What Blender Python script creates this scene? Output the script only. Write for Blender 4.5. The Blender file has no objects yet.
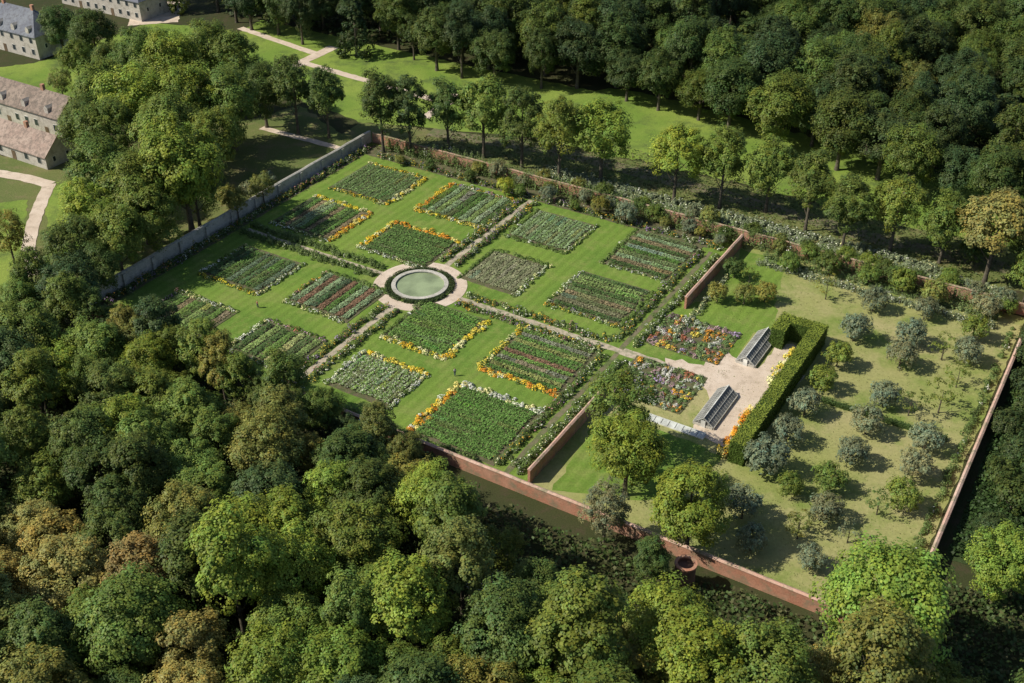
import bpy, math, random
import numpy as np
from mathutils import Vector
rng=np.random.default_rng(7); random.seed(7)
F=1130.0; PT=math.radians(34); CH=120.0
cP,sP=math.cos(PT),math.sin(PT)
C=bpy.context.scene.collection
def G(px,py,z=0.0):
    a=341.5-py; d=(px-512,F*cP+a*sP,-F*sP+a*cP); t=(z-CH)/d[2]
    return (d[0]*t,d[1]*t)
def PX(x,y,z=0.0):
    dep=y*cP-(z-CH)*sP; up=y*sP+(z-CH)*cP
    return (512+F*x/dep,341.5-F*up/dep)
UA=math.radians(31.2); UX,UY=math.cos(UA),-math.sin(UA); VX,VY=math.sin(UA),math.cos(UA)
OX,OY=G(420,286)
def W(u,v): return (OX+u*UX+v*VX, OY+u*UY+v*VY)
def toUV(x,y):
    x-=OX; y-=OY; return (x*UX+y*UY, x*VX+y*VY)
def UVp(px,py,z=0): return toUV(*G(px,py,z))
def rect(q):
    L,T,R,B=[UVp(*p) for p in q]
    return ((L[0]+T[0])/2,(L[1]+B[1])/2,(R[0]+B[0])/2,(T[1]+R[1])/2)
ROTG=-UA
# ---------------------------------------------------------------- materials
def newmat(n):
    m=bpy.data.materials.new(n); m.use_nodes=True; nt=m.node_tree; nt.nodes.clear()
    return m,nt,nt.nodes,nt.links
def leafmat(n,transl=0.28):
    m,nt,N,L=newmat(n)
    at=N.new('ShaderNodeAttribute'); at.attribute_name='col'
    oi=N.new('ShaderNodeObjectInfo')
    mx=N.new('ShaderNodeMix'); mx.data_type='RGBA'; mx.blend_type='MULTIPLY'; mx.inputs[0].default_value=1
    L.new(at.outputs['Color'],mx.inputs[6]); L.new(oi.outputs['Color'],mx.inputs[7])
    p=N.new('ShaderNodeBsdfPrincipled'); p.inputs['Roughness'].default_value=.5; p.inputs['Specular IOR Level'].default_value=.18
    t=N.new('ShaderNodeBsdfTranslucent'); s=N.new('ShaderNodeMixShader'); s.inputs[0].default_value=transl
    o=N.new('ShaderNodeOutputMaterial')
    L.new(mx.outputs[2],p.inputs['Base Color']); L.new(mx.outputs[2],t.inputs['Color'])
    L.new(p.outputs[0],s.inputs[1]); L.new(t.outputs[0],s.inputs[2]); L.new(s.outputs[0],o.inputs[0])
    return m
def gmat(n,a,b,c,s1=.05,s2=.4,thr=.55,fine=4,bump=.3,rough=.9,amp=.35,stripe=0):
    m,nt,N,L=newmat(n)
    g=N.new('ShaderNodeNewGeometry')
    def noise(sc,det=4,ro=.6):
        x=N.new('ShaderNodeTexNoise'); x.inputs['Scale'].default_value=sc; x.inputs['Detail'].default_value=det; x.inputs['Roughness'].default_value=ro
        L.new(g.outputs['Position'],x.inputs['Vector']); return x
    def ramp(x,lo,hi,c0=(0,0,0,1),c1=(1,1,1,1)):
        r=N.new('ShaderNodeValToRGB'); r.color_ramp.elements[0].position=lo; r.color_ramp.elements[1].position=hi
        r.color_ramp.elements[0].color=c0; r.color_ramp.elements[1].color=c1
        L.new(x.outputs[0],r.inputs[0]); return r
    r1=ramp(noise(s1),.4,.62,(*a,1),(*b,1))
    r2=ramp(noise(s2,6,.7),thr-.06,thr+.1)
    mx=N.new('ShaderNodeMix'); mx.data_type='RGBA'; L.new(r2.outputs[0],mx.inputs[0]); L.new(r1.outputs[0],mx.inputs[6]); mx.inputs[7].default_value=(*c,1)
    nf=noise(fine,5,.75); r3=ramp(nf,.25,.75,(1-amp,1-amp,1-amp,1),(1+amp,1+amp,1+amp,1))
    m2=N.new('ShaderNodeMix'); m2.data_type='RGBA'; m2.blend_type='MULTIPLY'; m2.inputs[0].default_value=1
    L.new(mx.outputs[2],m2.inputs[6]); L.new(r3.outputs[0],m2.inputs[7]); last=m2.outputs[2]
    if stripe:
        mp=N.new('ShaderNodeMapping'); mp.inputs['Rotation'].default_value=(0,0,UA); L.new(g.outputs['Position'],mp.inputs['Vector'])
        wv=N.new('ShaderNodeTexWave'); wv.wave_type='BANDS'; wv.bands_direction='X'; wv.inputs['Scale'].default_value=.16; wv.inputs['Distortion'].default_value=1.2; wv.inputs['Detail'].default_value=3; L.new(mp.outputs[0],wv.inputs['Vector'])
        r4=ramp(wv,.3,.7,(1-stripe,)*3+(1,),(1+stripe,)*3+(1,)); m3=N.new('ShaderNodeMix'); m3.data_type='RGBA'; m3.blend_type='MULTIPLY'; m3.inputs[0].default_value=1
        L.new(last,m3.inputs[6]); L.new(r4.outputs[0],m3.inputs[7]); last=m3.outputs[2]
    p=N.new('ShaderNodeBsdfPrincipled'); p.inputs['Roughness'].default_value=rough; p.inputs['Specular IOR Level'].default_value=.1
    L.new(last,p.inputs['Base Color'])
    b_=N.new('ShaderNodeBump'); b_.inputs['Strength'].default_value=bump; b_.inputs['Distance'].default_value=.3
    L.new(nf.outputs[0],b_.inputs['Height']); L.new(b_.outputs[0],p.inputs['Normal'])
    o=N.new('ShaderNodeOutputMaterial'); L.new(p.outputs[0],o.inputs[0])
    return m
M_leaf=leafmat('foliage',.28); M_crop=leafmat('crop_leaves',.15); M_flower=leafmat('flower_heads',.1)
M_ground=gmat('woodland_floor',(.045,.055,.022),(.06,.065,.028),(.07,.06,.035))
M_lawn=gmat('lawn',(.125,.215,.038),(.175,.26,.048),(.20,.255,.065),.045,.22,.54,2.5,.3,amp=.28,stripe=.06)
M_mead=gmat('meadow',(.16,.25,.045),(.24,.31,.065),(.11,.155,.045),.05,.13,.56,2.5,.4,amp=.3)
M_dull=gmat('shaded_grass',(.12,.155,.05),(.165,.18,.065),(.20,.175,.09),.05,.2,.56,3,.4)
M_orch=gmat('orchard_grass',(.27,.295,.095),(.37,.34,.165),(.19,.25,.062),.035,.08,.54,1.4,.3,amp=.2)
M_path=gmat('gravel_path',(.45,.38,.30),(.52,.44,.35),(.28,.27,.18),.2,1.0,.52,9,.2,amp=.18)
M_pink=gmat('sandy_path',(.60,.49,.40),(.68,.57,.48),(.48,.39,.31),.15,.5,.56,6,.2,amp=.14)
M_dirt=gmat('dirt_track',(.18,.155,.10),(.22,.19,.125),(.12,.15,.06),.1,.5,.50,4,.3)
M_soil=gmat('bed_soil',(.14,.12,.075),(.16,.14,.09),(.10,.12,.05),.2,1.0,.5,6,.5)
M_dark=gmat('ivy_ground',(.035,.06,.022),(.05,.075,.028),(.06,.09,.035),.1,.6,.55,3,.6)
M_stone=gmat('pale_stone',(.46,.44,.40),(.56,.53,.49),(.30,.30,.26),.15,.8,.56,3,.4,amp=.28)
M_brick=gmat('weathered_brick',(.46,.22,.15),(.52,.29,.21),(.28,.22,.15),.2,.5,.54,4,.4,amp=.32)
M_cop=gmat('coping_stone',(.56,.35,.28),(.60,.43,.36),(.30,.26,.18),.2,.5,.54,3,.3,amp=.28)
M_cop2=gmat('mossy_coping',(.40,.25,.19),(.44,.31,.25),(.18,.19,.10),.2,.4,.50,3,.3,amp=.3)
M_tile=gmat('clay_tiles',(.27,.21,.18),(.34,.27,.23),(.18,.15,.13),.3,1.0,.5,5,.5,amp=.45)
M_tile2=gmat('pinkish_clay_tiles',(.38,.28,.24),(.45,.35,.30),(.24,.19,.165),.3,1.0,.5,5,.5,amp=.45)
M_slate=gmat('slate_roof',(.17,.18,.22),(.22,.235,.27),(.13,.13,.15),.2,1,.55,4,.3)
M_rend=gmat('lime_render',(.50,.46,.42),(.58,.54,.49),(.36,.33,.29),.2,.7,.55,4,.2,amp=.2)
M_bark=gmat('bark',(.12,.10,.08),(.16,.14,.11),(.07,.065,.045),.5,2,.55,5,.6)
def simple(n,col,rough=.5,metal=0,spec=.5,sc=.9):
    m,nt,N,L=newmat(n); p=N.new('ShaderNodeBsdfPrincipled'); p.inputs['Roughness'].default_value=rough; p.inputs['Metallic'].default_value=metal; p.inputs['Specular IOR Level'].default_value=spec
    g=N.new('ShaderNodeNewGeometry'); x=N.new('ShaderNodeTexNoise'); x.inputs['Scale'].default_value=sc; x.inputs['Detail'].default_value=5; L.new(g.outputs['Position'],x.inputs['Vector'])
    r=N.new('ShaderNodeValToRGB'); r.color_ramp.elements[0].position=.35; r.color_ramp.elements[1].position=.65; r.color_ramp.elements[0].color=(*[k*.72 for k in col],1); r.color_ramp.elements[1].color=(*[min(1,k*1.2) for k in col],1)
    L.new(x.outputs[0],r.inputs[0]); L.new(r.outputs[0],p.inputs['Base Color']); o=N.new('ShaderNodeOutputMaterial'); L.new(p.outputs[0],o.inputs[0]); return m
M_water=simple('pond_water_surface',(.27,.33,.19),.25,sc=.25); M_glass=simple('greenhouse_glass',(.20,.20,.195),.45,0,.35)
M_white=simple('white_paint',(.72,.72,.70),.5); M_bar=simple('weathered_grey_paint',(.48,.48,.46),.6); M_pane=simple('window_glass',(.04,.05,.06),.15); M_wood=simple('painted_door',(.16,.11,.07),.6)
M_skin=simple('skin',(.45,.28,.2),.6); M_shirt=simple('cotton_shirt',(.55,.55,.58),.8); M_shirt2=simple('red_cotton_shirt',(.45,.09,.07),.8); M_trou=simple('blue_trousers',(.05,.07,.13),.8); M_hair=simple('brown_hair',(.05,.03,.02),.7)
M_dbrick=simple('dark_brick',(.17,.10,.075),.9)
# ---------------------------------------------------------------- objects
def tag(o,label=None,cat=None,group=None,kind=None):
    if label: o['label']=label
    if cat: o['category']=cat
    if group: o['group']=group
    if kind: o['kind']=kind
    return o
def empty(n,x,y,z=0,rz=0,s=(1,1,1)):
    o=bpy.data.objects.new(n,None); C.objects.link(o); o.location=(x,y,z); o.rotation_euler=(0,0,rz); o.scale=s; o.empty_display_size=.5; return o
def link(n,me,parent=None,mat=None):
    o=bpy.data.objects.new(n,me); C.objects.link(o)
    if mat and not me.materials: me.materials.append(mat)
    if parent: o.parent=parent
    return o
def pymesh(n,V,Fc,mat=None,smooth=False):
    me=bpy.data.meshes.new(n); me.from_pydata(V,[],Fc); me.update()
    if mat: me.materials.append(mat)
    if smooth: me.polygons.foreach_set('use_smooth',[True]*len(me.polygons))
    return me
def quadmesh(n,V,col,mat):
    V=np.ascontiguousarray(V.reshape(-1,3),dtype=np.float32); nv=len(V); nq=nv//4
    me=bpy.data.meshes.new(n); me.vertices.add(nv); me.vertices.foreach_set('co',V.ravel())
    me.loops.add(nv); me.loops.foreach_set('vertex_index',np.arange(nv,dtype=np.int32))
    me.polygons.add(nq); me.polygons.foreach_set('loop_start',np.arange(0,nv,4,dtype=np.int32))
    me.update(calc_edges=True)
    a=me.attributes.new('col','FLOAT_COLOR','POINT'); cc=np.ones((nv,4),dtype=np.float32); cc[:,:3]=np.repeat(np.clip(col,0,1.8),4,axis=0)
    a.data.foreach_set('color',cc.ravel()); me.materials.append(mat); return me
def norm(a): return a/np.maximum(np.linalg.norm(a,axis=1,keepdims=True),1e-6)
def cards(P,Nn,S,asp=.8):
    n=len(P); Nn=norm(Nn); t=norm(np.cross(Nn,rng.normal(size=(n,3)))); b=np.cross(Nn,t); S=S.reshape(-1,1)/2
    j=lambda:(rng.uniform(.6,1.15,(n,1)))
    return np.stack([P+t*S*j()+b*S*asp*j()*.6, P-t*S*.5*j()+b*S*asp*j(), P-t*S*j()-b*S*asp*.6*j(), P+t*S*.5*j()-b*S*asp*j()],axis=1)
def sph(n): return norm(rng.normal(size=(n,3)))
# ---- crowns
def crown(n,R,H,z0,nl,nsub,nleaf,ls,shape='dome',lr=(.28,.42),kk=(.52,.74)):
    zc=(H+z0)/2; hz=(H-z0)/2; Ps=[];Ns=[];Cs=[]
    i=np.arange(nl); zz=1-(i+.5)/nl*1.62; ph=i*2.39996+rng.uniform(0,6); rr=np.sqrt(1-zz**2)
    d=np.stack([np.cos(ph)*rr,np.sin(ph)*rr,zz],1); d=norm(d+rng.normal(0,.26,(nl,3)))
    rad=rng.uniform(*lr,nl)*R; k=rng.uniform(*kk,(nl,1))
    if shape=='cone':
        h=rng.uniform(0,1,nl)**1.3; ang=rng.uniform(0,6.28,nl); r2=(1-h)*R*.75
        cen=np.stack([np.cos(ang)*r2,np.sin(ang)*r2,z0+h*(H-z0)*.94],1); rad=R*(.42-.24*h)
    else:
        wid=np.where(d[:,2]>0,1.0,1-.35*np.abs(d[:,2]))
        cen=np.stack([d[:,0]*R*wid,d[:,1]*R*wid,d[:,2]*hz*1.05],1)*k; cen[:,2]+=zc
    cen_axis=np.array([0,0,zc-hz*.5])
    per=nleaf//nl
    for i in range(nl):
        lobec=rng.uniform(.85,1.15)
        out=norm((cen[i]-cen_axis)[None])[0]
        sd=norm(sph(nsub)+out*.7+np.array([0,0,.25]))
        sc=cen[i]+sd*rad[i]*rng.uniform(.55,1.15,(nsub,1))
        sr=rad[i]*rng.uniform(.24,.46,nsub); idx=rng.integers(0,nsub,per); dd=norm(sph(per)+sd[idx]*.6)
        P=sc[idx]+dd*sr[idx][:,None]*rng.uniform(.55,1.3,(per,1))
        Nn=dd*.75+sd[idx]*.5+out*.4+sph(per)*.42+np.array([0,0,.5])
        v=lobec*rng.uniform(.82,1.2,nsub)[idx]*rng.uniform(.7,1.32,per); y=rng.uniform(-.12,.18,nsub)[idx]+rng.normal(0,.07,per)
        Ps.append(P);Ns.append(Nn);Cs.append(np.stack([v*(1+y),v,v*(1-y*.8)],1))
    P=np.concatenate(Ps);Nn=np.concatenate(Ns);Cc=np.concatenate(Cs)
    return quadmesh(n,cards(P,Nn,rng.uniform(.6,1.3,len(P))*ls),Cc,M_leaf)
def tube(V,Fc,pts,rads,seg=7):
    base=len(V)
    for i,(p,r) in enumerate(zip(pts,rads)):
        for k in range(seg):
            a=6.283*k/seg; V.append((p[0]+math.cos(a)*r,p[1]+math.sin(a)*r,p[2]))
    for i in range(len(pts)-1):
        for k in range(seg):
            a=base+i*seg+k; b=base+i*seg+(k+1)%seg; Fc.append((a,b,b+seg,a+seg))
def trunk(n,H,r,R,z0):
    V=[];Fc=[]; top=(random.uniform(-.4,.4)*r,random.uniform(-.4,.4)*r,H*.8)
    tube(V,Fc,[(0,0,-.2),(0,0,z0*.3),(top[0]*.3,top[1]*.3,z0),(top[0],top[1],H*.55),top],[r*1.4,r,r*.85,r*.5,r*.12])
    for i in range(7):
        a=i*2.4; z=z0*.8+(H*.55-z0*.8)*i/7; q=R*.55
        tube(V,Fc,[(0,0,z),(math.cos(a)*q*.4,math.sin(a)*q*.4,z+H*.08),(math.cos(a)*q,math.sin(a)*q,z+H*.22)],[r*.42,r*.28,r*.08],5)
    return pymesh(n,V,Fc,M_bark,True)
KIND={}
KIND['broad']=dict(c=[crown('broad_crown',6.2,17,2.6,28,18,21000,.345,lr=(.27,.43)) for _ in range(6)],t=trunk('broad_trunk',16,.42,6,4),R=6.2,zc=10.4)
KIND['tall']=dict(c=[crown('tall_crown',4.6,18,2.8,22,16,15000,.335,lr=(.32,.48)) for _ in range(3)],t=trunk('tall_trunk',17,.34,4.5,4),R=4.6,zc=11)
KIND['row']=dict(c=[crown('row_crown',5.6,16.5,4.2,22,14,12500,.38,lr=(.3,.44)) for _ in range(3)],t=trunk('row_trunk',16,.36,5,5),R=5.6,zc=11)
KIND['airy']=dict(c=[crown('airy_crown',5.5,15,3,22,11,9500,.33) for _ in range(3)],t=trunk('airy_trunk',14,.3,5.0,4),R=5.5,zc=9.3)
KIND['cone']=dict(c=[crown('conifer_crown',4.0,17,1.2,28,9,8000,.42,shape='cone') for _ in range(2)],t=trunk('conifer_trunk',16,.35,2,1.5),R=4,zc=9)
KIND['orch']=dict(c=[crown('orchard_crown',2.6,4.5,.4,18,12,4000,.25,lr=(.36,.46),kk=(.46,.56)) for _ in range(4)],t=trunk('orchard_trunk',3.6,.14,1.9,.8),R=2.6,zc=2.5)
KIND['thin']=dict(c=[crown('thin_crown',2.5,5.4,1.3,9,6,700,.26) for _ in range(2)],t=trunk('thin_trunk',5,.12,2.4,1.2),R=2.5,zc=3.4)
COL={'dark green':(.105,.155,.040),'bluish green':(.085,.132,.046),'mid green':(.160,.222,.046),'bright green':(.225,.305,.050),'yellow green':(.33,.36,.05),
 'olive green':(.225,.24,.062),'golden olive':(.32,.285,.085),'orange brown':(.37,.265,.09),'grey green':(.21,.245,.145)}
TREES=[]
def tree(px,py,kind,diam,colname,region,name,form=None,hk=1.0,cat='tree'):
    K=KIND[kind]; s=diam/2/K['R']; zc=K['zc']*s*hk
    x,y=G(px,py,zc)
    return tree_w(x,y,kind,diam,colname,region,name,form,hk,cat)
def tree_w(x,y,kind,diam,colname,region,name,form=None,hk=1.0,cat='tree',dim=1.0):
    K=KIND[kind]; s=diam/2/K['R']
    r=empty(name,x,y,0,random.uniform(0,6.28),(s*random.uniform(.93,1.07),s*random.uniform(.93,1.07),s*hk))
    link('trunk',K['t'],r)
    c_=link('crown',random.choice(K['c']),r); b=COL[colname]; v=random.uniform(.84,1.18)*dim; h=random.uniform(-.1,.1)
    c_.color=(b[0]*v*(1+h),b[1]*v,b[2]*v*(1-h),1)
    r['category']=cat
    px,py=PX(x,y,K['zc']*s*hk)
    TREES.append(dict(o=r,x=x,y=y,r=diam/2,px=px,py=py,col=colname,reg=region,form=form or {'broad':'broad','row':'broad','tall':'tall','airy':'loose','cone':'conical','orch':'rounded','thin':'thin'}[kind],cat=cat))
    return r
def inpoly(x,y,P):
    ins=False; j=len(P)-1
    for i in range(len(P)):
        if (P[i][1]>y)!=(P[j][1]>y) and x<(P[j][0]-P[i][0])*(y-P[i][1])/(P[j][1]-P[i][1])+P[i][0]: ins=not ins
        j=i
    return ins
def scatter(poly,z,gap,n_try,obst=.75,excl=(),test=None):
    pts=[G(px,py,z) for px,py in poly]; xs=[p[0] for p in pts]; ys=[p[1] for p in pts]; out=[]
    for _ in range(n_try):
        x=random.uniform(min(xs),max(xs)); y=random.uniform(min(ys),max(ys)); q=PX(x,y,z)
        if not inpoly(q[0],q[1],poly): continue
        if test and not test(x,y): continue
        if any(math.hypot(q[0]-e[0],q[1]-e[1])<e[2] for e in excl): continue
        if any((x-a)**2+(y-b)**2<gap*gap for a,b in out): continue
        if any((x-t['x'])**2+(y-t['y'])**2<((t['r']+gap*.5)*obst)**2 for t in TREES): continue
        out.append((x,y))
    return out
# ---------------------------------------------------------------- setting sheets
def dens(P,step=1.6,j=.22):
    out=[]
    for i in range(len(P)):
        a=P[i]; b=P[(i+1)%len(P)]; L=math.hypot(b[0]-a[0],b[1]-a[1]); n=max(1,int(L/step))
        for k in range(n):
            t=k/n; out.append((a[0]+(b[0]-a[0])*t+random.uniform(-j,j),a[1]+(b[1]-a[1])*t+random.uniform(-j,j)))
    return out
def sheet(n,P,z,mat,j=.22,kind='structure'):
    import bmesh
    P=dens(P,1.6,j) if j else P
    bm=bmesh.new(); f=bm.faces.new([bm.verts.new((x,y,z)) for x,y in P]); bm.normal_update()
    if f.normal.z<0: f.normal_flip()
    bmesh.ops.triangulate(bm,faces=[f]); me=bpy.data.meshes.new(n); bm.to_mesh(me); bm.free()
    o=link(n,me,None,mat); o['kind']=kind; return o
def uvrect(n,u0,v0,u1,v1,z,mat,j=.15): return sheet(n,[W(u0,v0),W(u1,v0),W(u1,v1),W(u0,v1)],z,mat,j)
def ribbon(n,pts,w,z,mat):
    L=[];R=[]
    for i,p in enumerate(pts):
        a=pts[max(0,i-1)]; b=pts[min(len(pts)-1,i+1)]; dx,dy=b[0]-a[0],b[1]-a[1]; l=math.hypot(dx,dy); nx,ny=-dy/l*w/2,dx/l*w/2
        L.append((p[0]+nx,p[1]+ny)); R.append((p[0]-nx,p[1]-ny))
    return sheet(n,L+R[::-1],z,mat,.15)
def pxpoly(n,P,z,mat,j=.3): return sheet(n,[G(*p) for p in P],z,mat,j)
sheet('ground',[(-2500,-1500),(2500,-1500),(2500,4000),(-2500,4000)],0,M_ground,0)
pxpoly('meadow',[(520,100),(620,88),(720,112),(900,162),(1080,214),(1080,262),(880,222),(760,188),(640,160),(540,140)],.03,M_mead,1)
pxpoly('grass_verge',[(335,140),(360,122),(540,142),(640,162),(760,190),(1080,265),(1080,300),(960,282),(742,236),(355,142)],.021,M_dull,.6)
pxpoly('lawn_parterre',[(225,40),(262,20),(480,68),(600,92),(560,140),(360,122),(300,100),(250,80)],.039,M_mead,.4)
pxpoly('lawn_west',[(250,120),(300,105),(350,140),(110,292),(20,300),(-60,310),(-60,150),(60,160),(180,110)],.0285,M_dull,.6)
pxpoly('lawn_manor',[(-60,75),(40,62),(150,22),(230,30),(240,60),(120,120),(66,150),(-60,120)],.033,M_mead,.5)
pxpoly('lawn_by_farm',[(44,190),(70,180),(100,235),(60,290),(42,292),(48,240)],.05,M_mead)
pxpoly('lawn_farmyard',[(-20,205),(28,200),(20,290),(-20,300)],.052,M_mead)
uvrect('garden_lawn',-51.5,-43,50,51.5,.045,M_lawn)
uvrect('orchard_lawn',50.1,-43,108.5,51.5,.043,M_orch)
pxpoly('yard_lawn',[(552,490),(600,415),(650,425),(720,455),(700,490),(640,500)],.05,M_lawn,.5)
pxpoly('yard_lawn',[(705,300),(742,250),(790,262),(775,300),(778,330),(750,333),(672,310)],.05,M_lawn,.5)
pxpoly('yard_lawn',[(612,350),(645,340),(672,312),(755,330),(730,365),(690,372),(640,358)],.054,M_lawn,.3)
# ---- paths
uvrect('garden_path',-.65,-41,.65,-8.6,.07,M_path); uvrect('garden_path',-.65,8.6,.65,45,.07,M_path)
uvrect('garden_path',-47,-.55,-8.6,.55,.07,M_path); uvrect('garden_path',8.6,-.65,46,.8,.07,M_path); uvrect('garden_path',46.02,-.9,62.5,1.3,.078,M_path)
uvrect('garden_path',45.0,-41,46.0,44,.063,M_dirt)
pxpoly('gravel_yard',[(664,358),(690,362),(704,364),(716,349),(728,350),(740,360),(760,368),(774,344),(790,343),(808,350),(800,382),(784,396),(770,408),(745,420),(724,446),(694,436),(700,420),(710,404),(700,384),(668,366)],.09,M_pink,.6)
for i,(P,w) in enumerate([([(262,128),(342,149)],2.2),([(240,28),(322,56)],2.6),([(292,67),(334,47)],3.6),([(300,62),(452,105)],2.8),
            ([(425,118),(456,94)],2.6),([(-10,172),(25,178),(50,185)],3.4),([(50,184),(42,200),(33,225),(28,250),(36,275)],3.0)]):
    ribbon('sandy_path',[G(*p) for p in P],w,.075+i*.005,M_pink)
ribbon('dirt_track',[G(*p) for p in [(430,132),(560,152),(660,178),(760,205),(880,240),(1060,280)]],5,.05,M_dirt)
pxpoly('courtyard',[(135,2),(185,2),(178,22),(128,26)],.06,M_pink)
pxpoly('ivy_ground',[(945,560),(1030,335),(1100,330),(1100,600)],.05,M_dark,.5)
pxpoly('woodland_pond',[(462,582),(500,566),(516,590),(485,612)],.06,simple('glint_toned_water',(.5,.52,.52),.2),.4)  # pale tone puts the water's glint between the trees into its base colour
uvrect('border_soil',-50,45.2,44,51.2,.058,M_soil); uvrect('border_soil',-51,-40,-48.5,45,.056,M_soil)
# ---------------------------------------------------------------- pond
def ring(n,r0,r1,z0,z1,mat,seg=72):
    V=[];Fc=[]
    for k in range(seg):
        a=6.28318*k/seg
        for r,z in ((r0,z0),(r0,z1),(r1,z1),(r1,z0)): V.append((math.cos(a)*r,math.sin(a)*r,z))
    for k in range(seg):
        a=k*4;b=((k+1)%seg)*4
        for i in range(3): Fc.append((a+i,a+i+1,b+i+1,b+i))
    return pymesh(n,V,Fc,mat)
o=link('circular_path',ring('circular_path',7.0,9.7,0,.09,M_pink)); o.location=(OX,OY,0); o['kind']='structure'
V=[(math.cos(k/64*6.28318)*5.1,math.sin(k/64*6.28318)*5.1,.22) for k in range(64)]
o=link('pond_water',pymesh('pond_water',V,[tuple(range(64))],M_water)); o.location=(OX,OY,0); o['kind']='structure'
r=empty('stone_pond_basin',OX,OY); tag(r,'round stone rim of the pond at the crossing of the garden paths','pond basin')
link('basin_wall',ring('basin_wall',5.05,5.75,.02,.42,M_stone),r); link('rim_coping',ring('rim_coping',4.98,5.85,.42,.52,M_stone),r)
# ---------------------------------------------------------------- planting builders
def arr(c): return np.array(c)
FOL=(.12,.19,.04)
def clumps(P0,rr,hh,cols,mix,per,ls,fol=FOL):
    Ps=[];Ns=[];Cs=[]
    for (x,y),r_,h_,c in zip(P0,rr,hh,cols):
        d=sph(per); d[:,2]=np.abs(d[:,2]); P=d*np.array([r_,r_,h_])*rng.uniform(.75,1.08,(per,1)); P[:,0]+=x;P[:,1]+=y;P[:,2]+=.08
        Ps.append(P);Ns.append(d+sph(per)*.35+np.array([0,0,.7]))
        f=(rng.uniform(size=per)<mix*np.clip(d[:,2]*1.6,.2,1))[:,None]; v=rng.uniform(.75,1.25,(per,1))
        Cs.append(np.where(f,arr(c)*v,arr(fol)*v*rng.uniform(.7,1.3)))
    return cards(np.concatenate(Ps),np.concatenate(Ns),rng.uniform(.7,1.3,sum(map(len,Ps)))*ls),np.concatenate(Cs)
FL={'yellow':[(.88,.72,.06),(.85,.7,.12),(.88,.84,.45),(.88,.55,.04)],'orange':[(.85,.42,.04),(.88,.62,.06),(.75,.3,.04),(.88,.76,.25)],
 'white':[(.85,.85,.75),(.8,.83,.62),(.72,.72,.66),(.85,.8,.4)],'pink':[(.65,.26,.34),(.56,.3,.5),(.75,.55,.55),(.62,.16,.14)],
 'mixed':[(.85,.65,.1),(.8,.8,.66),(.55,.24,.28),(.4,.25,.5),(.75,.4,.06),(.75,.76,.5)],
 'green':[(.17,.25,.065),(.21,.27,.10),(.12,.19,.05)]}
def border(u0,v0,u1,v1,w,h,pal,label,mix=.6,name='flower_border',cat='flower border',fol=FOL,group=None,dens_=1.6,skip=.06,ls=.26):
    L=math.hypot(u1-u0,v1-v0); n=int(L*dens_*max(1,w/1.1)); du,dv=(u1-u0)/L,(v1-v0)/L; P0=[];cols=[];cc=random.choice(FL[pal])
    for i in range(n):
        if random.random()<skip: continue
        if random.random()<.5: cc=random.choice(FL[pal])
        c2=cc if random.random()<.85 else random.choice(FL[pal]+FL['white'][:1]+FL['green'][:1])
        t=(i+random.random())/n*L; q=random.gauss(0,.3)*max(0,w-.5)
        P0.append(W(u0+du*t-dv*q,v0+dv*t+du*q)); cols.append(c2)
    rr=rng.uniform(.35,.8,len(P0)); hh=rng.uniform(.45,1.25,len(P0))*h
    Q,Cc=clumps(P0,rr,hh,cols,mix,64,ls,fol)
    x,y=W((u0+u1)/2,(v0+v1)/2); Q=Q-np.array([x,y,0])
    o=link(name,quadmesh(name,Q,Cc,M_flower)); o.location=(x,y,0); return tag(o,label,cat,group)
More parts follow.
